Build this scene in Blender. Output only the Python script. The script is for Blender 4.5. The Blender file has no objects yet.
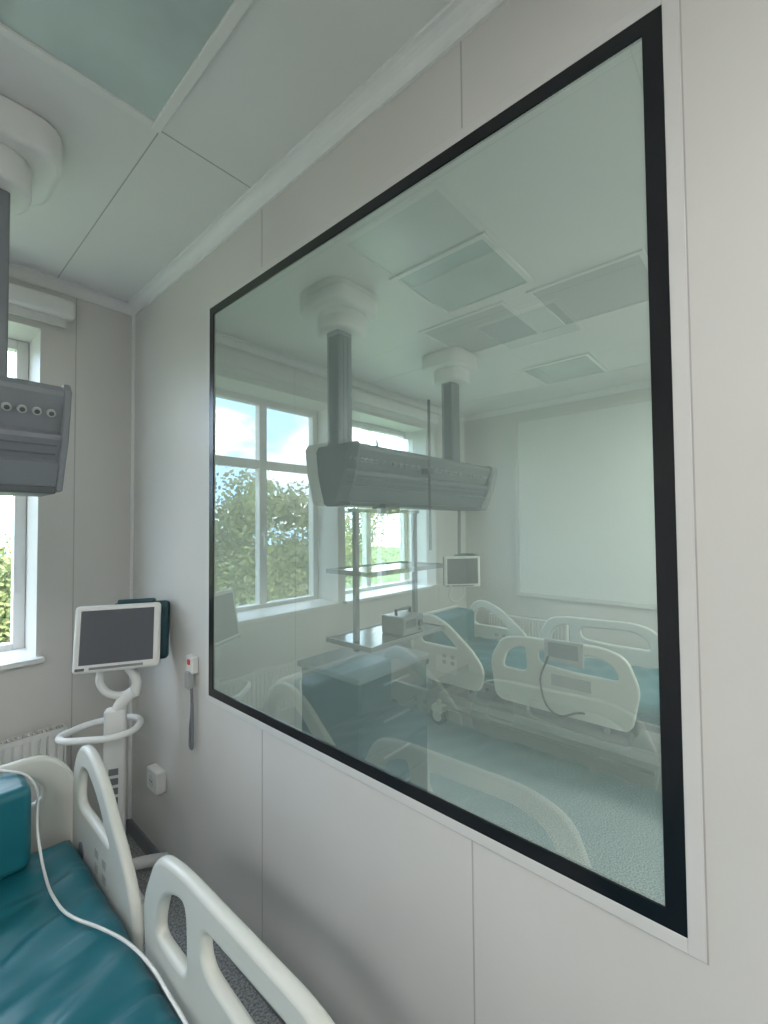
import bpy, bmesh, math, random
from mathutils import Vector, Matrix
random.seed(4)
S = bpy.context.scene
COL = S.collection

# ---------------------------------------------------------------- materials
def mat(name, col, rough=0.5, metal=0.0, noise=0.0, nscale=8.0, bump=0.0, bscale=40.0, spec=0.5, coat=0.0):
    m = bpy.data.materials.new(name); m.use_nodes = True
    nt = m.node_tree; b = nt.nodes["Principled BSDF"]
    b.inputs["Base Color"].default_value = (*col, 1)
    b.inputs["Roughness"].default_value = rough
    b.inputs["Metallic"].default_value = metal
    b.inputs["Specular IOR Level"].default_value = spec
    b.inputs["Coat Weight"].default_value = coat
    tc = nt.nodes.new("ShaderNodeTexCoord")
    if noise > 0:
        n = nt.nodes.new("ShaderNodeTexNoise"); n.inputs["Scale"].default_value = nscale
        n.inputs["Detail"].default_value = 4
        r = nt.nodes.new("ShaderNodeValToRGB")
        r.color_ramp.elements[0].position = 0.3; r.color_ramp.elements[1].position = 0.7
        r.color_ramp.elements[0].color = (*[c * (1 - noise) for c in col], 1)
        r.color_ramp.elements[1].color = (*[min(1, c * (1 + noise)) for c in col], 1)
        nt.links.new(tc.outputs["Object"], n.inputs["Vector"])
        nt.links.new(n.outputs["Fac"], r.inputs["Fac"])
        nt.links.new(r.outputs["Color"], b.inputs["Base Color"])
    if bump > 0:
        n2 = nt.nodes.new("ShaderNodeTexNoise"); n2.inputs["Scale"].default_value = bscale
        bp = nt.nodes.new("ShaderNodeBump"); bp.inputs["Strength"].default_value = bump
        bp.inputs["Distance"].default_value = 0.01
        nt.links.new(tc.outputs["Object"], n2.inputs["Vector"])
        nt.links.new(n2.outputs["Fac"], bp.inputs["Height"])
        nt.links.new(bp.outputs["Normal"], b.inputs["Normal"])
    return m

M_wall = mat("wall_panel_paint", (0.67, 0.655, 0.625), 0.42, noise=0.02, nscale=2, bump=0.03, bscale=6)
M_ceil = mat("ceiling_panel", (0.78, 0.78, 0.77), 0.3, noise=0.01, nscale=2)
M_cove = mat("cove_plastic", (0.82, 0.82, 0.81), 0.35)
M_seam = mat("seam_shadow", (0.45, 0.45, 0.44), 0.6)
M_trimw = mat("trim_white", (0.68, 0.67, 0.65), 0.35)
M_black = mat("black_enamel", (0.006, 0.007, 0.010), 0.25)
M_white = mat("white_plastic", (0.80, 0.80, 0.78), 0.35)
M_cream = mat("bed_plastic", (0.68, 0.68, 0.63), 0.35)
M_grey = mat("grey_metal", (0.26, 0.27, 0.29), 0.4, metal=0.3)
M_pgrey = mat("pendant_grey", (0.20, 0.215, 0.235), 0.38, metal=0.1)
M_pdark = mat("pendant_dark", (0.08, 0.09, 0.10), 0.4, metal=0.1)
M_lgrey = mat("light_grey_plastic", (0.42, 0.43, 0.43), 0.4)
M_dark = mat("dark_rubber", (0.03, 0.03, 0.035), 0.5)
M_teal = mat("teal_vinyl", (0.010, 0.135, 0.175), 0.38, noise=0.08, nscale=3)
M_teald = mat("teal_plastic_dark", (0.008, 0.065, 0.085), 0.4)
M_screen = mat("screen_off", (0.07, 0.08, 0.10), 0.15)
M_red = mat("red_button", (0.6, 0.04, 0.03), 0.4)
M_lens = mat("luminaire_lens", (0.50, 0.59, 0.57), 0.14, noise=0.14, nscale=2.5, coat=0.5)
M_grill = mat("perforated_panel", (0.50, 0.51, 0.51), 0.5)
M_rad = mat("radiator_enamel", (0.75, 0.75, 0.72), 0.35)
M_shelf = mat("shelf_glass", (0.05, 0.08, 0.09), 0.15)
M_blind = mat("blind_fabric", (0.7, 0.7, 0.68), 0.7)

# creased vinyl
nt = M_teal.node_tree; b = nt.nodes["Principled BSDF"]
tc = nt.nodes.new("ShaderNodeTexCoord"); mp = nt.nodes.new("ShaderNodeMapping")
mp.inputs["Rotation"].default_value = (0, 0, .5); mp.inputs["Scale"].default_value = (1.2, 5, 1)
n = nt.nodes.new("ShaderNodeTexNoise"); n.inputs["Scale"].default_value = 1.3; n.inputs["Detail"].default_value = 1.0; n.inputs["Distortion"].default_value = 1.0
bp = nt.nodes.new("ShaderNodeBump"); bp.inputs["Strength"].default_value = .45; bp.inputs["Distance"].default_value = .04
nt.links.new(tc.outputs["Object"], mp.inputs["Vector"]); nt.links.new(mp.outputs[0], n.inputs["Vector"])
nt.links.new(n.outputs["Fac"], bp.inputs["Height"]); nt.links.new(bp.outputs["Normal"], b.inputs["Normal"])

# speckled vinyl floor
M_floor = bpy.data.materials.new("speckled_vinyl"); M_floor.use_nodes = True
nt = M_floor.node_tree; b = nt.nodes["Principled BSDF"]; b.inputs["Roughness"].default_value = 0.2
tc = nt.nodes.new("ShaderNodeTexCoord"); n = nt.nodes.new("ShaderNodeTexNoise"); n.inputs["Scale"].default_value = 110
n.inputs["Detail"].default_value = 3
r = nt.nodes.new("ShaderNodeValToRGB")
r.color_ramp.elements[0].position = 0.36; r.color_ramp.elements[0].color = (0.22, 0.23, 0.24, 1)
r.color_ramp.elements[1].position = 0.60; r.color_ramp.elements[1].color = (0.50, 0.51, 0.51, 1)
nt.links.new(tc.outputs["Object"], n.inputs["Vector"]); nt.links.new(n.outputs["Fac"], r.inputs["Fac"])
nt.links.new(r.outputs["Color"], b.inputs["Base Color"])

# observation glazing
M_glass = bpy.data.materials.new("observation_glass"); M_glass.use_nodes = True
nt = M_glass.node_tree; nt.nodes.clear()
out = nt.nodes.new("ShaderNodeOutputMaterial")
tr = nt.nodes.new("ShaderNodeBsdfTransparent"); tr.inputs["Color"].default_value = (0.63, 0.73, 0.69, 1)
gl = nt.nodes.new("ShaderNodeBsdfGlossy"); gl.inputs["Roughness"].default_value = 0.0
gl.inputs["Color"].default_value = (0.94, 1.0, 0.97, 1)
df = nt.nodes.new("ShaderNodeBsdfDiffuse"); df.inputs["Color"].default_value = (0.70, 0.86, 0.77, 1)  # painted haze: pale green veil of reflected room light put into the glass
fr = nt.nodes.new("ShaderNodeFresnel"); fr.inputs["IOR"].default_value = 2.45
mx = nt.nodes.new("ShaderNodeMixShader"); mx2 = nt.nodes.new("ShaderNodeMixShader"); mx2.inputs["Fac"].default_value = 0.23
nt.links.new(tr.outputs[0], mx2.inputs[1]); nt.links.new(df.outputs[0], mx2.inputs[2])
nt.links.new(fr.outputs[0], mx.inputs["Fac"]); nt.links.new(mx2.outputs[0], mx.inputs[1]); nt.links.new(gl.outputs[0], mx.inputs[2])
nt.links.new(mx.outputs[0], out.inputs[0])

M_pane = bpy.data.materials.new("window_pane_glass"); M_pane.use_nodes = True
nt = M_pane.node_tree; nt.nodes.clear()
out = nt.nodes.new("ShaderNodeOutputMaterial")
tr = nt.nodes.new("ShaderNodeBsdfTransparent"); tr.inputs["Color"].default_value = (0.95, 0.97, 0.96, 1)
gl = nt.nodes.new("ShaderNodeBsdfGlossy"); gl.inputs["Roughness"].default_value = 0.0
mx = nt.nodes.new("ShaderNodeMixShader"); mx.inputs["Fac"].default_value = 0.05
nt.links.new(tr.outputs[0], mx.inputs[1]); nt.links.new(gl.outputs[0], mx.inputs[2]); nt.links.new(mx.outputs[0], out.inputs[0])

def emis(name, st):
    m = bpy.data.materials.new(name); m.use_nodes = True
    b = m.node_tree.nodes["Principled BSDF"]; b.inputs["Emission Color"].default_value = (1, 0.985, 0.95, 1); b.inputs["Emission Strength"].default_value = st
    return m
M_emit = emis("added_fill_glow", 13.0); M_emit2 = emis("added_fill_glow_dim", 14.0); M_emit3 = emis("added_fill_glow_bright", 42.0); M_emit4 = emis("added_fill_glow_medium", 24.0)  # glow for the added fill panels that brighten both rooms

M_leaf = mat("leaves", (0.15, 0.18, 0.06), 0.7, noise=0.4, nscale=0.5)
M_bark = mat("bark", (0.10, 0.07, 0.05), 0.9)
M_grass = mat("grass", (0.12, 0.17, 0.07), 0.9, noise=0.3, nscale=0.3)
M_asph = mat("asphalt", (0.18, 0.18, 0.18), 0.9)

# ---------------------------------------------------------------- helpers
def empty(name, loc=(0, 0, 0), rotz=0.0):
    e = bpy.data.objects.new(name, None); COL.objects.link(e)
    e.location = loc; e.rotation_euler = (0, 0, rotz); e.empty_display_size = 0.1
    return e
def add(name, me, m, parent=None):
    o = bpy.data.objects.new(name, me); COL.objects.link(o)
    if m is not None and len(me.materials) == 0: me.materials.append(m)
    if parent: o.parent = parent
    return o
def mesh(name, vs, fs, m, parent=None, smooth=False):
    me = bpy.data.meshes.new(name); me.from_pydata([tuple(v) for v in vs], [], fs); me.update()
    if smooth:
        for p in me.polygons: p.use_smooth = True
    return add(name, me, m, parent)
def bev(o, w, seg=3):
    if w > 0:
        d = o.modifiers.new("bevel", "BEVEL"); d.width = w; d.segments = seg; d.limit_method = 'ANGLE'
        for p in o.data.polygons: p.use_smooth = True
        w2 = o.modifiers.new("wn", "WEIGHTED_NORMAL")
    return o
CF = [(0, 1, 3, 2), (4, 6, 7, 5), (0, 4, 5, 1), (2, 3, 7, 6), (0, 2, 6, 4), (1, 5, 7, 3)]
def bx(a, b):
    x0, x1 = sorted((a[0], b[0])); y0, y1 = sorted((a[1], b[1])); z0, z1 = sorted((a[2], b[2]))
    return [(x, y, z) for x in (x0, x1) for y in (y0, y1) for z in (z0, z1)]
def box(name, a, b, m, parent=None, bevel=0.0):
    return bev(mesh(name, bx(a, b), CF, m, parent), bevel)
def boxes(name, lst, m, parent=None, bevel=0.0):
    vs, fs = [], []
    for a, b in lst:
        k = len(vs); vs += bx(a, b); fs += [tuple(i + k for i in f) for f in CF]
    return bev(mesh(name, vs, fs, m, parent), bevel)
def cyls(name, lst, m, parent=None, seg=20, bevel=0.0):
    vs, fs = [], []
    for p1, p2, r1, r2 in lst:
        p1, p2 = Vector(p1), Vector(p2); d = (p2 - p1).normalized()
        u = d.orthogonal().normalized(); v = d.cross(u); k = len(vs)
        for p, rr in ((p1, r1), (p2, r2)):
            for i in range(seg):
                a = 2 * math.pi * i / seg; vs.append(p + (u * math.cos(a) + v * math.sin(a)) * rr)
        for i in range(seg):
            j = (i + 1) % seg; fs.append((k + i, k + j, k + seg + j, k + seg + i))
        fs.append(tuple(k + i for i in range(seg))[::-1]); fs.append(tuple(k + seg + i for i in range(seg)))
    o = mesh(name, vs, fs, m, parent)
    for p in o.data.polygons:
        if len(p.vertices) == 4: p.use_smooth = True
    return o
def cyl(name, p1, p2, r, m, parent=None, r2=None):
    return cyls(name, [(p1, p2, r, r if r2 is None else r2)], m, parent)
def tomesh(o, name, m, parent, smooth=True):
    bpy.context.view_layer.update()
    dg = bpy.context.evaluated_depsgraph_get()
    me = bpy.data.meshes.new_from_object(o.evaluated_get(dg)); me.name = name
    cd = o.data; bpy.data.objects.remove(o); bpy.data.curves.remove(cd)
    me.materials.clear(); me.materials.append(m)
    if smooth:
        for p in me.polygons: p.use_smooth = True
    o2 = bpy.data.objects.new(name, me); COL.objects.link(o2)
    if parent: o2.parent = parent
    return o2
def tube(name, pts, r, m, parent=None, cyclic=False):
    c = bpy.data.curves.new(name, 'CURVE'); c.dimensions = '3D'; c.bevel_depth = r; c.bevel_resolution = 4
    s = c.splines.new('BEZIER'); s.bezier_points.add(len(pts) - 1)
    for q, p in zip(s.bezier_points, pts):
        q.co = p; q.handle_left_type = q.handle_right_type = 'AUTO'
    s.use_cyclic_u = cyclic; s.resolution_u = 8; c.use_fill_caps = True
    o = bpy.data.objects.new(name, c); COL.objects.link(o)
    return tomesh(o, name, m, parent)
def roundpoly(pts, r, n=6):
    out = []; N = len(pts)
    for i in range(N):
        p0, p, p1 = Vector(pts[i - 1]), Vector(pts[i]), Vector(pts[(i + 1) % N])
        a = p + (p0 - p).normalized() * min(r, (p0 - p).length * .48)
        b = p + (p1 - p).normalized() * min(r, (p1 - p).length * .48)
        for k in range(n + 1):
            t = k / n; out.append((1 - t) ** 2 * a + 2 * t * (1 - t) * p + t * t * b)
    return out
def plate(name, outlines, thick, m, parent, mapf, rad=0.05, edge=0.008):
    c = bpy.data.curves.new(name, 'CURVE'); c.dimensions = '2D'; c.fill_mode = 'BOTH'
    c.extrude = thick / 2 - edge; c.bevel_depth = edge; c.bevel_resolution = 3
    for ol in outlines:
        pp = roundpoly(ol, rad); s = c.splines.new('POLY'); s.points.add(len(pp) - 1)
        for q, p in zip(s.points, pp): q.co = (p[0], p[1], 0, 1)
        s.use_cyclic_u = True
    o = bpy.data.objects.new(name, c); COL.objects.link(o)
    o2 = tomesh(o, name, m, parent, False)
    for v in o2.data.vertices: v.co = mapf(*v.co)
    return o2
def extrude_profile(name, prof, x0, x1, m, parent=None, axis='x', bevel=0.0):
    n = len(prof); vs = []
    for x in (x0, x1):
        for a, b in prof: vs.append((x, a, b) if axis == 'x' else (a, x, b))
    fs = [(i, (i + 1) % n, n + (i + 1) % n, n + i) for i in range(n)] + [tuple(range(n))[::-1], tuple(range(n, 2 * n))]
    return bev(mesh(name, vs, fs, m, parent), bevel)

# ---------------------------------------------------------------- room dimensions
YN = 2.91; YS = -2.4; H = 3.14; XW = -3.8; XE = 3.8; TW = 0.36; PT = 0.02
OY0, OY1, OZ0, OZ1 = 0.146, 1.96, 1.035, 2.815

boxes("floor", [((XW - .2, YS - .2, -.1), (XE + .2, YN + TW, 0))], M_floor)
boxes("ceiling", [((XW - .2, YS - .2, H), (XE + .2, YN + TW, H + .25))], M_ceil)
boxes("wall_west", [((XW - .2, YS - .2, 0), (XW, YN + TW, H))], M_wall)
boxes("wall_east", [((XE, YS - .2, 0), (XE + .2, YN + TW, H))], M_wall)
boxes("wall_south", [((XW, YS - .2, 0), (XE, YS, H))], M_wall)
boxes("wall_partition", [((0, YS, 0), (PT, OY0, H)), ((0, OY1, 0), (PT, YN, H)),
                         ((0, OY0, 0), (PT, OY1, OZ0)), ((0, OY0, OZ1), (PT, OY1, H))], M_wall)
WZ0, WZ1 = 1.11, 2.86
wins = [(-3.15, -1.95), (-1.66, -0.46), (1.75, 2.98)]
lst = []; xs = XW
for a, b_ in wins:
    lst.append(((xs, YN, 0), (a, YN + TW, H))); lst.append(((a, YN, 0), (b_, YN + TW, WZ0))); lst.append(((a, YN, WZ1), (b_, YN + TW, H)))
    xs = b_
lst.append(((xs, YN, 0), (XE, YN + TW, H)))
boxes("wall_north", lst, M_wall)

for i, (a, b_) in enumerate(wins):
    e = empty("window_%d" % (i + 2))
    yf0, yf1 = YN + TW - .09, YN + TW - .02
    fw = 0.055; mid = (a + b_) / 2 - 0.02; tz = 2.31
    boxes("frame", [((a, yf0, WZ0), (a + fw, yf1, WZ1)), ((b_ - fw, yf0, WZ0), (b_, yf1, WZ1)),
                    ((a + fw, yf0, WZ0), (b_ - fw, yf1, WZ0 + fw)), ((a + fw, yf0, WZ1 - fw), (b_ - fw, yf1, WZ1)),
                    ((mid - .035, yf0, WZ0 + fw), (mid + .035, yf1, WZ1 - fw)),
                    ((a + fw, yf0, tz - .035), (mid - .035, yf1, tz + .035)), ((mid + .035, yf0, tz - .035), (b_ - fw, yf1, tz + .035))],
          M_white, e, 0.006)
    box("pane", (a + .02, yf0 + .03, WZ0 + .02), (b_ - .02, yf0 + .034, WZ1 - .02), M_pane, e)
    box("sill", (a - .03, YN - .05, WZ0 - .005), (b_ + .03, yf0, WZ0 + .022), M_white, e, 0.006)
    boxes("handle", [((mid + .0, yf0 - .03, 1.72), (mid + .02, yf0, 1.75)), ((mid, yf0 - .045, 1.63), (mid + .02, yf0 - .03, 1.75))], M_white, e, 0.004)
    eb = empty("roller_blind" if i == 0 else "roller_blind.%03d" % i)
    box("cassette", (a - .12, YN - .085, 2.93), (b_ + .14, YN, 3.03), M_white, eb, 0.02)
    box("fabric_hem", (a - .08, YN - .045, 2.885), (b_ + .10, YN - .035, 2.935), M_blind, eb)
    L = bpy.data.lights.new("portal", 'AREA'); L.shape = 'RECTANGLE'; L.size = b_ - a; L.size_y = WZ1 - WZ0
    L.cycles.is_portal = True
    lo = bpy.data.objects.new("window_portal_%d" % (i + 2), L); COL.objects.link(lo); lo.parent = e
    lo.location = ((a + b_) / 2, YN + TW + .01, (WZ0 + WZ1) / 2); lo.rotation_euler = (math.radians(-90), 0, 0)

def cove(name, sx, x, y0, y1):
    pr = [(x, H), (x, H - .055)]
    for k in range(7):
        a = k / 6 * math.pi / 2
        pr.append((x + sx * (.055 - .045 * math.cos(a)), H - .055 + .045 * math.sin(a)))
    pr.append((x + sx * .055, H))
    return extrude_profile(name, pr, y0, y1, M_cove, axis='y')
def covex(name, y, x0, x1):
    pr = [(y, H), (y, H - .055)]
    for k in range(7):
        a = k / 6 * math.pi / 2
        pr.append((y - (.055 - .045 * math.cos(a)), H - .055 + .045 * math.sin(a)))
    pr.append((y - .055, H))
    return extrude_profile(name, pr, x0, x1, M_cove)
cove("trim_1", -1, 0, YS, YN); cove("trim_2", 1, PT, YS, YN); cove("trim_3", -1, XE, YS, YN); cove("trim_4", 1, XW, YS, YN)
covex("trim_5", YN, XW, -.01); covex("trim_6", YN, PT + .01, XE)
box("baseboard_partition", (-.012, YS, 0), (0, YN, .09), M_grey, None, .004)
box("baseboard_north", (XW, YN - .012, 0), (0, YN, .09), M_grey, None, .004)
box("baseboard_adjacent", (PT, YN - .012, 0), (XE, YN, .09), M_grey, None, .004)
box("baseboard_east", (XE - .012, YS, 0), (XE, YN, .09), M_grey, None, .004)
tube("trim_7", [(-.004, YN - .004, 0.09), (-.004, YN - .004, H - .05)], .012, M_cove)
sl = []
for y in (-1.26, -.33, .60, 1.535):
    if OY0 - .06 < y < OY1 + .06:
        sl += [((-.0012, y - .0018, .09), (0, y + .0018, OZ0 - .03)), ((-.0012, y - .0018, OZ1 + .03), (0, y + .0018, H - .055))]
    else: sl.append(((-.0012, y - .0018, .09), (0, y + .0018, H - .055)))
boxes("trim_8", sl, M_seam)
sl = [((x - .002, YN - .0012, .09), (x + .002, YN, H - .055)) for x in (-.30, -1.80, 1.2, .4, 3.2)]
boxes("trim_9", sl, M_seam)
sl = [((x - .002, YS, H - .0012), (x + .002, YN - .055, H)) for x in (-.40, -1.56, -2.72, 2.04, 3.24)]
sl += [((XW, y - .002, H - .0013), (-.055, y + .002, H)) for y in (-.95, .28, 1.53)]
sl += [((PT, y - .002, H - .0013), (XE, y + .002, H)) for y in (-.2,)]
boxes("trim_10", sl, M_seam)

# ---------------------------------------------------------------- observation window (window_1)
e = empty("window_1")
g = .002
go = mesh("glass", [(g, OY0, OZ0), (g, OY1, OZ0), (g, OY1, OZ1), (g, OY0, OZ1)], [(0, 1, 2, 3)], M_glass, e)
if go.data.polygons[0].normal.x > 0: go.data.flip_normals()
bw = .035
def ring(name, y0, y1, z0, z1, w, x0, x1, m, par, bevel=0):
    return boxes(name, [((x0, y0, z0), (x1, y0 + w, z1)), ((x0, y1 - w, z0), (x1, y1, z1)),
                        ((x0, y0 + w, z0), (x1, y1 - w, z0 + w)), ((x0, y0 + w, z1 - w), (x1, y1 - w, z1))], m, par, bevel)
ring("black_border", OY0, OY1, OZ0, OZ1, bw, -.004, .0015, M_black, e)
ring("outer_frame", OY0 - .028, OY1 + .028, OZ0 - .028, OZ1 + .028, .028, -.005, 0, M_trimw, e, .0015)
ring("shadow_gap", OY0 - .031, OY1 + .031, OZ0 - .031, OZ1 + .031, .003, -.0015, 0, M_seam, e)

e = empty("window_5")
box("glass", (XE - .012, .35, 1.04), (XE - .004, 2.2, 2.95), mat("far_glass", (.82, .83, .80), .12), e)
ring("frame", .30, 2.25, .99, 3.0, .05, XE - .02, XE, M_trimw, e, .004)

# ---------------------------------------------------------------- ceiling luminaires / grilles
def luminaire(name, x0, x1, y0, y1, lens=M_lens):
    e = empty(name)
    w = .03
    boxes("frame", [((x0, y0, H - .014), (x0 + w, y1, H)), ((x1 - w, y0, H - .014), (x1, y1, H)),
                    ((x0 + w, y0, H - .014), (x1 - w, y0 + w, H)), ((x0 + w, y1 - w, H - .014), (x1 - w, y1, H))], M_white, e, .003)
    box("lens", (x0 + w, y0 + w, H - .006), (x1 - w, y1 - w, H - .001), lens, e)
luminaire("ceiling_light", -.98, -.40, .95, 1.53)
luminaire("ceiling_light.001", -2.2, -1.62, .95, 1.53)
luminaire("ceiling_light.002", .80, 1.36, .97, 1.55)
luminaire("ceiling_light.003", 2.64, 3.22, 1.08, 1.66)
luminaire("added_fill_panel_1", -1.56, -.98, -1.6, -.4, M_emit)  # this and the next: unseen panels added behind the camera as fill light
luminaire("added_fill_panel_2", -3.1, -2.52, -1.6, -.4, M_emit4)
luminaire("added_fill_panel_3", .8, 1.36, -1.6, -.4, M_emit2)  # this and the next: unseen panels added to brighten the adjacent room
luminaire("added_fill_panel_4", 2.5, 3.06, -1.3, -.1, M_emit3)
def grille(name, x0, x1, y0, y1):
    e = empty(name); w = .025
    boxes("frame", [((x0, y0, H - .012), (x0 + w, y1, H)), ((x1 - w, y0, H - .012), (x1, y1, H)),
                    ((x0 + w, y0, H - .012), (x1 - w, y0 + w, H)), ((x0 + w, y1 - w, H - .012), (x1 - w, y1, H))], M_white, e, .003)
    box("perforated_sheet", (x0 + w, y0 + w, H - .006), (x1 - w, y1 - w, H - .001), M_grill, e)
    n = 40; st = (y1 - y0 - 2 * w) / n
    boxes("slots", [((x0 + w + .01, y0 + w + (i + .35) * st, H - .0064), (x1 - w - .01, y0 + w + (i + .6) * st, H - .005)) for i in range(n)], M_lgrey, e)
grille("ventilation_grille", 1.44, 2.04, 1.2, 1.84)
grille("ventilation_grille.001", 1.44, 2.04, .46, 1.06)

# ---------------------------------------------------------------- ceiling pendant with supply console
def pendant(name, s, cols, c0, c1, rack=True, m=M_pgrey, hx=.175, cw=.058, zb=1.92):
    e = empty(name)
    X = lambda x: s * x
    def rr(nm, cx, cy, hx, hy, z0, z1, rad, mt, ed=.015):
        hx -= ed; hy -= ed
        plate(nm, [[(-hx, -hy), (hx, -hy), (hx, hy), (-hx, hy)]], z1 - z0, mt, e, lambda u, v, w: (X(cx) + u, cy + v, (z0 + z1) / 2 + w), rad, ed)
    for k, (cx, cy) in enumerate(cols):
        rr("ceiling_plate_%d" % k, cx, cy, hx, .18, 3.02, H - .001, .09, M_white, .016)
        rr("ceiling_collar_%d" % k, cx + .02, cy, hx - .05, .13, 2.915, 3.025, .12, M_white, .016)
        box("column_%d" % k, (X(cx - cw), cy - .05, 2.22), (X(cx + cw), cy + .05, 2.93), m, e, .012)
        boxes("column_groove_%d" % k, [((X(cx - .02), cy - .0515, 2.26), (X(cx - .014), cy - .049, 2.89)), ((X(cx + .014), cy - .0515, 2.26), (X(cx + .02), cy - .049, 2.89))], M_pdark, e)
    y0 = 1.70
    prof = [(y0 + .00, 2.25), (y0 - .02, 2.23), (y0 - .02, 2.215), (y0 + .03, 2.11), (y0 + .01, 2.095), (y0 + .01, 2.08), (y0 + .05, 2.02),
            (y0 + .04, 2.01), (y0 + .08, 1.93), (y0 + .26, 1.93), (y0 + .30, 2.02), (y0 + .30, 2.10), (y0 + .32, 2.215), (y0 + .32, 2.23), (y0 + .30, 2.25)]
    extrude_profile("console_body", prof, X(c0 + .02), X(c1 - .02), m, e)
    capp = [(y0 - .005, 2.26), (y0 - .028, 2.235), (y0 + .005, 2.08), (y0 + .075, 1.92), (y0 + .265, 1.92), (y0 + .315, 2.08), (y0 + .335, 2.235), (y0 + .31, 2.26)]
    extrude_profile("end_cap_1", capp, X(c0), X(c0 + .02), m, e, bevel=.006)
    extrude_profile("end_cap_2", capp, X(c1 - .03), X(c1), m, e, bevel=.006)
    nrm = Vector((0, -.105, -.05)).normalized()
    out_, inn = [], []
    xs_ = [c0 + .05 + .036 * i for i in range(4)] + [c0 + .32 + .06 * i for i in range(5)] + [c0 + .75 + .06 * i for i in range(6)] + [c1 - .3 + .055 * i for i in range(5)]
    for x in xs_:
        c = Vector((X(x), y0 + .005, 2.163))
        out_.append((c - nrm * .004, c + nrm * .012, .0125, .0115)); inn.append((c + nrm * .008, c + nrm * .0135, .007, .007))
    cyls("gas_outlets", out_, M_lgrey, e); cyls("outlet_cores", inn, M_pdark, e)
    boxes("ribs", [((X(c0 + .03), y0 + .02 + .017 * i, 2.06 - .026 * i), (X(c1 - .04), y0 + .045 + .017 * i, 2.066 - .026 * i)) for i in range(5)], M_pdark, e)
    boxes("under_tray", [((X(c0 + .02), y0 + .07, 1.912), (X(c1 - .02), y0 + .27, 1.935))], M_pdark, e, .004)
    if rack:
        tube("hoses", [(X(.90), 1.87, 2.25), (X(.93), 1.82, 2.31), (X(1.0), 1.84, 2.32), (X(1.06), 1.87, 2.25)], .010, M_dark, e)
        yr = 1.78
        boxes("rack_posts", [((X(.75), yr - .014, 1.10), (X(.778), yr + .014, 1.89)), ((X(1.285), yr - .014, 1.10), (X(1.313), yr + .014, 1.89)),
                             ((X(.72), yr - .015, 1.875), (X(1.34), yr + .015, 1.895))], M_pgrey, e, .003)
        box("rack_carriage", (X(.96), yr - .05, 1.87), (X(1.10), yr + .06, 1.93), M_dark, e, .01)
        for q, z in enumerate((1.53, 1.14)):
            box("rack_shelf_%d" % q, (X(.70), yr - .17, z), (X(1.36), yr + .16, z + .018), M_shelf, e, .004)
            boxes("shelf_rail_%d" % q, [((X(.69), yr - .18, z - .002), (X(1.37), yr - .17, z + .024)), ((X(.69), yr + .16, z - .002), (X(1.37), yr + .17, z + .024)),
                                        ((X(.69), yr - .18, z - .002), (X(.70), yr + .17, z + .024)), ((X(1.36), yr - .18, z - .002), (X(1.37), yr + .17, z + .024))], M_pgrey, e, .002)
        cyl("infusion_pole", (X(1.31), y0 - .04, 1.64), (X(1.31), y0 - .04, 2.60), .009, M_dark, e)
        boxes("pole_clamp", [((X(1.29), y0 - .055, 2.12), (X(1.33), y0 + .01, 2.16))], M_dark, e, .003)
    return e
pendant("ceiling_pendant", -1, ((.785, 1.93), (2.0, 1.93)), .605, 2.26, rack=False, hx=.18, cw=.05)
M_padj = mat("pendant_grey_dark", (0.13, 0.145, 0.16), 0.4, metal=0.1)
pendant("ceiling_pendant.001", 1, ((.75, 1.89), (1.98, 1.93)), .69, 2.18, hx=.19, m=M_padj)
e = empty("infusion_pump", (1.08, 1.70, 1.158))
box("case", (-.10, -.08, 0), (.10, .09, .11), M_pgrey, e, .012)
box("display", (-.07, -.083, .045), (.02, -.079, .09), M_screen, e)
cyls("knobs", [((.055, -.095, .06), (.055, -.078, .06), .018, .018), ((.055, -.088, .025), (.055, -.078, .025), .009, .009)], M_dark, e)
boxes("carry_handle", [((-.07, -.01, .11), (-.06, .01, .14)), ((.06, -.01, .11), (.07, .01, .14)), ((-.07, -.01, .135), (.07, .01, .147))], M_dark, e, .003)

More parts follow.
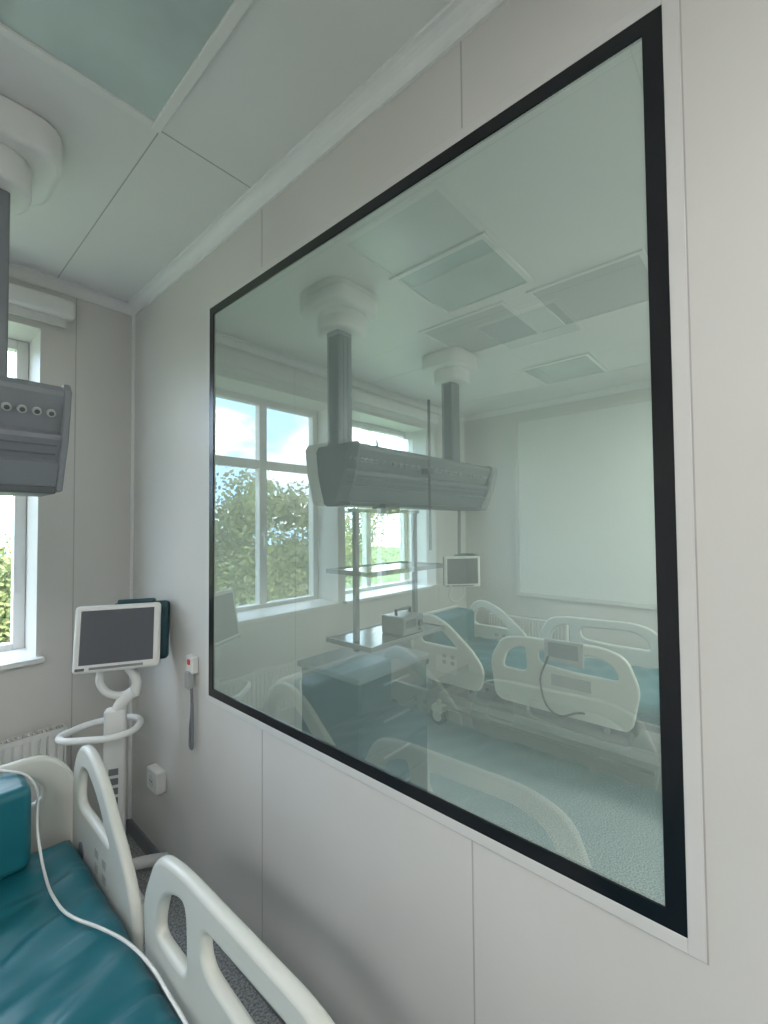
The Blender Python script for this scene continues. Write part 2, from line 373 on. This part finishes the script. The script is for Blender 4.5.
# ---------------------------------------------------------------- hospital bed
def bed(name, loc, rot=0.0, pendant_ctl=False):
    e = empty(name, loc, rot)
    boxes("chassis", [((-.36, -.88, .20), (-.30, .88, .26)), ((.30, -.88, .20), (.36, .88, .26)),
                      ((-.36, -.88, .20), (.36, -.80, .26)), ((-.36, .80, .20), (.36, .88, .26)), ((-.36, -.04, .20), (.36, .04, .25))], M_lgrey, e, .012)
    box("chassis_cover", (-.34, -.6, .24), (.34, .6, .31), M_grey, e, .03)
    wl, fk, hb = [], [], []
    for sx in (-1, 1):
        for sy in (-1, 1):
            x, y = sx * .36, sy * .86
            wl += [((x - .035, y, .075), (x - .012, y, .075), .075, .075), ((x + .012, y, .075), (x + .035, y, .075), .075, .075)]
            hb += [((x - .038, y, .075), (x + .038, y, .075), .045, .045)]
            fk += [((x - .045, y - .06, .10), (x + .045, y + .06, .165)), ((x - .02, y - .02, .16), (x + .02, y + .02, .21))]
    cyls("wheels", wl, M_dark, e); cyls("hubs", hb, M_cream, e); boxes("caster_covers", fk, M_cream, e, .02)
    boxes("lift_arms", [((-.2, -.62, .28), (-.12, -.5, .44)), ((.12, -.62, .28), (.2, -.5, .44)), ((-.2, .5, .28), (-.12, .62, .44)), ((.12, .5, .28), (.2, .62, .44))], M_grey, e, .01)
    boxes("actuators", [((-.30, -.40, .33), (-.22, .10, .39)), ((.22, -.40, .33), (.30, .10, .39)), ((-.1, .1, .33), (.1, .4, .41))], M_pdark, e, .01)
    cyls("pedal_bar", [((-.40, -.75, .17), (-.40, .75, .17), .012, .012)], M_dark, e)
    boxes("upper_frame", [((-.40, -1.02, .42), (-.35, 1.04, .47)), ((.35, -1.02, .42), (.40, 1.04, .47)), ((-.40, -1.02, .42), (.40, -.97, .47)), ((-.40, .99, .42), (.40, 1.04, .47))], M_grey, e, .008)
    for k, (a, b_) in enumerate(((-1.0, -.45), (-.43, -.05), (-.03, .2), (.22, 1.02))):
        box("deck_%d" % k, (-.42, a, .465), (.42, b_, .485), M_lgrey, e, .005)
    bm = bmesh.new(); nx, ny = 40, 90
    def mz(u, v):
        z = .595
        for sy in (-.42, .12):
            z -= .018 * math.exp(-((v - sy) / .018) ** 2)
        z += .006 * math.sin(v * 17 + u * 9) * math.sin(u * 11 + 1) + .004 * math.sin(v * 41 - u * 23)
        for fy, sl_, am in ((.62, .5, .012), (.47, .35, .014), (.30, .55, .011), (-.02, .4, .014), (-.2, .6, .011)):
            dd = v - (fy + sl_ * (u - .44))
            z += am * math.exp(-(dd / .022) ** 2) * max(0, 1 - abs(u - .2) / .26)
        return z
    x0, x1, ya, yb = -.44, .445, -1.02, 1.0
    top = [[None] * (ny + 1) for _ in range(nx + 1)]
    for i in range(nx + 1):
        for j in range(ny + 1):
            u = x0 + (x1 - x0) * i / nx; v = ya + (yb - ya) * j / ny
            d = min(u - x0, x1 - u, v - ya, yb - v)
            z = mz(u, v) - .03 * max(0, 1 - d / .045) ** 2
            top[i][j] = bm.verts.new((u, v, z))
    for i in range(nx):
        for j in range(ny): bm.faces.new((top[i][j], top[i + 1][j], top[i + 1][j + 1], top[i][j + 1]))
    rim = [top[i][0] for i in range(nx + 1)] + [top[nx][j] for j in range(1, ny + 1)] + [top[i][ny] for i in range(nx - 1, -1, -1)] + [top[0][j] for j in range(ny - 1, 0, -1)]
    low = [bm.verts.new((v.co.x, v.co.y, .487)) for v in rim]
    for i in range(len(rim)):
        j = (i + 1) % len(rim); bm.faces.new((rim[i], low[i], low[j], rim[j]))
    bm.faces.new(low[::-1])
    me = bpy.data.meshes.new("mattress"); bm.to_mesh(me); bm.free()
    for p in me.polygons: p.use_smooth = True
    add("mattress", me, M_teal, e)
    mb = lambda y: (lambda u, v, w: (u, y + w, v))
    for nm, y in (("headboard", 1.09), ("footboard", -1.09)):
        plate(nm, [[(-.46, .36), (.46, .36), (.47, .78), (.38, .885), (-.38, .885), (-.47, .78)],
                   [(-.38, .70), (.38, .70), (.385, .78), (.33, .845), (-.33, .845), (-.385, .78)]], .036, M_cream, e, mb(y), .07, .014)
    for sx in (-1, 1):
        xr = .475 * sx
        mr = (lambda xx: (lambda u, v, w: (xx + w, u, v)))(xr)
        plate("side_rail_foot", [[(.25, .42), (.29, .70), (.20, .86), (.06, .885), (-.48, .90), (-.62, .86), (-.69, .68), (-.64, .42)],
                                 [(.22, .64), (.175, .79), (.07, .842), (.01, .838), (.0, .64)],
                                 [(-.06, .72), (-.05, .838), (-.46, .855), (-.57, .81), (-.61, .70), (-.30, .70)]], .034, M_cream, e, mr, .06, .014)
        plate("side_rail_head", [[(.40, .42), (.37, .58), (.46, .70), (.70, .89), (.84, .945), (.95, .93), (1.02, .82), (1.02, .42)],
                                 [(.56, .70), (.72, .835), (.84, .892), (.92, .88), (.97, .80), (.965, .70)]], .034, M_cream, e, mr, .06, .014)
        box("rail_label", (xr + sx * .016, .60, .50), (xr + sx * .0185, .80, .63), M_white, e)
        box("rail_controls", (xr + sx * .015, -.42, .60), (xr + sx * .022, -.16, .68), M_lgrey, e, .003)
        for si in (-1, 1):
            cyls("angle_gauge", [((xr + si * .015, .90, .56), (xr + si * .020, .90, .56), .03, .03)], M_pgrey, e)
            boxes("rail_marks", [((xr + si * .015, y, z), (xr + si * .019, y + .035, z + .03)) for y in (.62, .70) for z in (.57, .62)], M_lgrey, e)
        boxes("rail_arms", [((xr - sx * .07, y - .02, .36), (xr - sx * .012, y + .02, .50)) for y in (-.5, 0.05, .52, .88)], M_grey, e, .008)
    cyls("corner_bumpers", [((sx * .46, y, .34), (sx * .46, y, .40), .045, .045) for sx in (-1, 1) for y in (-1.09, 1.09)], M_pgrey, e)
    box("bolster", (-.40, .86, .60), (.30, 1.06, .89), M_teal, e, .03)
    if pendant_ctl:
        box("handset", (-.515, -.38, .76), (-.49, -.12, .92), M_lgrey, e, .01)
        box("handset_keys", (-.518, -.35, .80), (-.514, -.15, .90), M_pgrey, e, .001)
        tube("handset_cable", [(-.52, -.15, .80), (-.53, -.1, .6), (-.53, -.2, .42), (-.50, -.35, .46), (-.42, -.45, .44)], .007, M_dark, e)
    return e
near_bed = bed("hospital_bed", (-.93, 1.14, 0))
bed("hospital_bed.001", (2.74, 1.44, 0), pendant_ctl=True).scale = (1, 1.06, 1.05)

# loose cable lying on the near bed (belongs to the bed's handset, kept as its part)
cb = tube("power_cable", [(-.80, 2.30, .70), (-.73, 2.23, .897), (-.69, 2.17, .905), (-.62, 2.10, .87), (-.612, 2.02, .70), (-.61, 1.93, .614), (-.612, 1.75, .608), (-.60, 1.66, .612), (-.55, 1.53, .614), (-.515, 1.43, .610),
                     (-.495, 1.32, .603), (-.492, 1.2, .598), (-.495, 1.10, .602), (-.505, .98, .606), (-.56, .8, .606)], .0045, M_white)
cb.parent = near_bed; cb.location = (.93, -1.14, 0)

# ---------------------------------------------------------------- patient monitor on rolling stand
def monitor_head(e, m):
    def tb(nm, a, b_, mt, bvl):
        o = box(nm, a, b_, mt, e, bvl); o.matrix_local = m; return o
    tb("bezel", (-.195, -.055, -.165), (.195, -.015, .165), M_white, .018)
    tb("bezel_back", (-.19, -.017, -.16), (.19, .05, .16), M_teald, .02)
    tb("screen", (-.165, -.0575, -.125), (.165, -.0545, .14), M_screen, .0)
    tb("rear_module", (-.05, .04, -.14), (.225, .12, .175), M_teald, .02)
    tb("handle", (-.02, .0, .165), (.16, .06, .19), M_teald, .01)
    tb("button_strip", (-.12, -.058, -.150), (.12, -.055, -.138), M_pgrey, 0)
    tb("alarm_light", (-.18, -.057, -.152), (-.14, -.054, -.139), M_pdark, 0)
def monitor_stand(name, loc, rotz, ms=.92):
    e = empty(name, loc, rotz)
    legs, cas = [], []
    for k in range(5):
        a = math.radians(90 + 72 * k); d = Vector((math.cos(a), math.sin(a), 0))
        tube("leg_%d" % k, [d * .04 + Vector((0, 0, .16)), d * .14 + Vector((0, 0, .14)), d * .23 + Vector((0, 0, .115))], .026, M_white, e)
        c = d * .23
        p = Vector((-d.y, d.x, 0))
        cas += [(c - p * .028 + Vector((0, 0, .045)), c - p * .008 + Vector((0, 0, .045)), .045, .045), (c + p * .008 + Vector((0, 0, .045)), c + p * .028 + Vector((0, 0, .045)), .045, .045)]
        legs.append((c + Vector((0, 0, .05)), c + Vector((0, 0, .12)), .03, .028))
    cyls("casters", cas, M_grey, e); cyls("caster_hoods", legs, M_white, e)
    cyl("hub", (0, 0, .12), (0, 0, .22), .06, M_white, e)
    box("column", (-.045, -.03, .2), (.045, .03, .93), M_white, e, .014)
    boxes("column_label", [((-.02, -.0315, .40 + .045 * i), (.02, -.030, .43 + .045 * i)) for i in range(6)], M_pgrey, e)
    tube("basket_ring", [(-.16, -.02, .86), (-.20, -.10, .86), (-.09, -.16, .86), (.06, -.16, .86), (.11, -.08, .86), (.08, .03, .86), (-.08, .04, .86)], .015, M_white, e, True)
    tube("arm_lower", [(0, 0, .90), (.04, .0, .97), (.08, .0, 1.0)], .028, M_white, e)
    tube("arm_upper", [(.08, 0, .98), (.09, 0, 1.05), (.06, 0, 1.11), (0.03, .0, 1.16)], .022, M_white, e)
    tube("yoke", [(-.06, -.01, 1.13), (-.06, -.0, 1.04), (.0, 0, .99), (.08, .0, 1.0)], .017, M_white, e)
    monitor_head(e, Matrix.Translation((0.02, -.02, 1.275)) @ Matrix.Rotation(math.radians(-10), 4, 'X') @ Matrix.Scale(ms, 4))
    return e
monitor_stand("patient_monitor", (-.24, 2.42, 0), math.radians(-28))
e = empty("patient_monitor.001", (1.96, 1.84, 1.44), math.radians(-42))
monitor_head(e, Matrix.Scale(.72, 4))
tube("drop_arm", [(.03, .06, 0), (.03, .14, .02), (.03, .15, .12), (.03, .13, .47), (.03, .13, .49)], .014, M_pgrey, e)
tube("probe_cables", [(-.05, .02, -.09), (-.09, .03, -.18), (-.04, .04, -.24), (.02, .03, -.2), (.03, .04, -.09)], .007, M_white, e)

# ---------------------------------------------------------------- medical cabinet in adjacent room
e = empty("medical_cabinet", (1.0, 1.96, 0))
M_cab = mat("cabinet_blue_grey", (0.018, 0.036, 0.045), 0.6)
M_ctop = mat("cabinet_top_grey", (0.18, 0.20, 0.21), 0.6)
box("body", (-.28, -.24, .10), (.34, .26, .94), M_cab, e, .012)
box("top", (-.30, -.26, .94), (.36, .28, .975), M_ctop, e, .012)
boxes("drawers", [((-.265, -.247, .12 + .205 * i), (.325, -.24, .317 + .205 * i)) for i in range(4)], M_cab, e, .004)
boxes("drawer_pulls", [((-.1, -.26, .27 + .205 * i), (.14, -.247, .28 + .205 * i)) for i in range(4)], M_pgrey, e, .002)
cyls("casters", [((sx - .015, sy, .045), (sx + .015, sy, .045), .045, .045) for sx in (-.24, .30) for sy in (-.2, .22)], M_dark, e)
cyls("caster_stems", [((sx, sy, .05), (sx, sy, .11), .015, .015) for sx in (-.24, .30) for sy in (-.2, .22)], M_grey, e)

# ---------------------------------------------------------------- radiators
def radiator(name, loc, rotz, L):
    e = empty(name, loc, rotz)
    n = int(L / .035)
    boxes("panel", [((i * .035, -.10, .16), (i * .035 + .026, -.088, .74)) for i in range(n)] + [((0, -.09, .16), (n * .035, -.08, .74))], M_rad, e, .003)
    box("rear_panel", (0, -.05, .16), (n * .035, -.04, .74), M_rad, e)
    boxes("top_grille", [((0, -.10, .74), (n * .035, -.094, .765)), ((0, -.042, .74), (n * .035, -.036, .765))] +
          [((i * .02, -.095, .75), (i * .02 + .008, -.04, .762)) for i in range(int(n * .035 / .02))], M_rad, e)
    boxes("side_covers", [((-.006, -.105, .15), (.004, -.03, .765)), ((n * .035 - .004, -.105, .15), (n * .035 + .006, -.03, .765))], M_rad, e, .002)
    boxes("brackets", [((.15, -.04, .2), (.18, -.001, .7)), ((n * .035 - .2, -.04, .2), (n * .035 - .17, -.001, .7))], M_rad, e)
    tube("pipe", [(n * .035 - .05, -.06, .17), (n * .035 - .05, -.06, .1), (n * .035 - .05, -.045, .03), (n * .035 - .05, -.045, 0.002)], .009, M_white, e)
radiator("radiator", (-1.40, YN, 0), 0, 1.08)
radiator("radiator.001", (XE, 2.55, 0), math.radians(-90), .9)

# ---------------------------------------------------------------- wall items
e = empty("nurse_call_handset", (0, 2.10, 1.15))
box("holder", (-.03, -.035, -.04), (0, .035, .04), M_white, e, .006)
box("button", (-.035, -.012, .0), (-.029, .012, .025), M_red, e, .003)
box("handset", (-.045, -.02, -.11), (-.015, .02, -.03), M_lgrey, e, .008)
tube("cable", [(-.02, 0, -.09), (-.022, -.012, -.2), (-.02, .008, -.33), (-.022, -.008, -.39), (-.022, -.022, -.33), (-.02, -.014, -.2), (-.012, .015, -.06)], .006, M_pgrey, e)
e = empty("wall_socket", (0, 2.48, .48))
box("housing", (-.05, -.065, -.055), (0, .065, .055), M_white, e, .008)
cyl("outlet", (-.052, 0, 0), (-.045, 0, 0), .03, M_trimw, e)
cyls("pin_holes", [((-.053, -.01, 0), (-.0515, -.01, 0), .004, .004), ((-.053, .01, 0), (-.0515, .01, 0), .004, .004)], M_dark, e)

# ---------------------------------------------------------------- outdoors
mesh("ground", [(-120, YN + TW + .5, -6), (120, YN + TW + .5, -6), (120, 160, -6), (-120, 160, -6)], [(0, 1, 2, 3)], M_grass)
mesh("road", [(-120, 30, -5.97), (120, 30, -5.97), (120, 37, -5.97), (-120, 37, -5.97)], [(0, 1, 2, 3)], M_asph)
def tree(name, x, y, top, rad):
    e = empty(name, (x, y, -6))
    hgt = top + 6
    cyl("trunk", (0, 0, 0), (0, 0, hgt * .7), .16, M_bark, e, .06)
    vs, fs = [], []
    blobs = [(Vector((random.uniform(-.55, .55) * rad, random.uniform(-.55, .55) * rad, random.uniform(.35, .88) * hgt)), random.uniform(.3, .6) * rad) for _ in range(18)]
    blobs.append((Vector((0, 0, hgt - rad * .5)), rad * .5))
    for _ in range(6500):
        c, rr = random.choice(blobs)
        d = Vector((random.gauss(0, 1), random.gauss(0, 1), random.gauss(0, 1))).normalized() * rr * random.uniform(.4, 1.02)
        p = c + d; s_ = random.uniform(.09, .18)
        u = Vector((random.gauss(0, 1), random.gauss(0, 1), random.gauss(0, 1))).normalized(); v = u.orthogonal().normalized()
        k = len(vs); vs += [p + u * s_, p + v * s_ * .6, p - u * s_, p - v * s_ * .6]; fs.append((k, k + 1, k + 2, k + 3))
    mesh("crown", vs, fs, M_leaf, e)
tp = [(-38, 25, 4.2, 3.6), (-33, 22, 4.6, 3.6), (-27.5, 23, 5.0, 3.8), (-22, 22, 5.2, 3.6), (-17, 23, 4.6, 3.4), (-12, 22, 5.2, 3.4), (-7, 24, 4.0, 3.2), (-2, 26, 1.8, 3), (3, 26, 1.0, 3), (8, 26, 1.4, 3.4), (13, 23, 3.6, 3.6), (18.5, 24, 4.4, 3.6), (24, 25, 4.6, 4)]
for i, t in enumerate(tp): tree("tree" if i == 0 else "tree.%03d" % i, *t)

# ---------------------------------------------------------------- world
w = bpy.data.worlds.new("sky"); S.world = w; w.use_nodes = True
nt = w.node_tree; nt.nodes.clear()
out = nt.nodes.new("ShaderNodeOutputWorld"); bg = nt.nodes.new("ShaderNodeBackground")
tc = nt.nodes.new("ShaderNodeTexCoord"); n = nt.nodes.new("ShaderNodeTexNoise")
n.inputs["Scale"].default_value = 5; n.inputs["Detail"].default_value = 7; n.inputs["Roughness"].default_value = .55
mp = nt.nodes.new("ShaderNodeMapping"); mp.inputs["Scale"].default_value = (1, 1, 2.2)
r = nt.nodes.new("ShaderNodeValToRGB")
r.color_ramp.elements[0].position = .42; r.color_ramp.elements[0].color = (.30, .48, .78, 1)
r.color_ramp.elements[1].position = .60; r.color_ramp.elements[1].color = (.95, .97, 1.0, 1)
nt.links.new(tc.outputs["Generated"], mp.inputs["Vector"]); nt.links.new(mp.outputs[0], n.inputs["Vector"])
nt.links.new(n.outputs["Fac"], r.inputs["Fac"]); nt.links.new(r.outputs["Color"], bg.inputs["Color"])
bg.inputs["Strength"].default_value = 9.0; nt.links.new(bg.outputs[0], out.inputs[0])
sun = bpy.data.lights.new("sun", 'SUN'); sun.energy = 14; sun.angle = .02; sun.color = (1, .93, .78)
so = bpy.data.objects.new("sun", sun); COL.objects.link(so); so.rotation_euler = (math.radians(50), 0, math.radians(-25))

# ---------------------------------------------------------------- camera
F = 445.0
cd = bpy.data.cameras.new("camera"); co = bpy.data.objects.new("camera", cd); COL.objects.link(co)
cd.sensor_fit = 'HORIZONTAL'; cd.sensor_width = 36; cd.lens = 36 * F / 768; cd.clip_start = .02; cd.clip_end = 500
yaw, pit, rol = math.radians(48.4), math.radians(1.7), math.radians(.5)
fw_ = Vector((math.sin(yaw) * math.cos(pit), math.cos(yaw) * math.cos(pit), math.sin(pit)))
rt = Vector((math.cos(yaw), -math.sin(yaw), 0)); up = rt.cross(fw_)
rt2 = rt * math.cos(rol) - up * math.sin(rol); up2 = up * math.cos(rol) + rt * math.sin(rol)
R = Matrix((rt2, up2, -fw_)).transposed().to_4x4()
co.matrix_world = Matrix.Translation((-1, 0, 1.80)) @ R
S.camera = co
S.view_settings.view_transform = 'Standard'; S.view_settings.exposure = 0.12
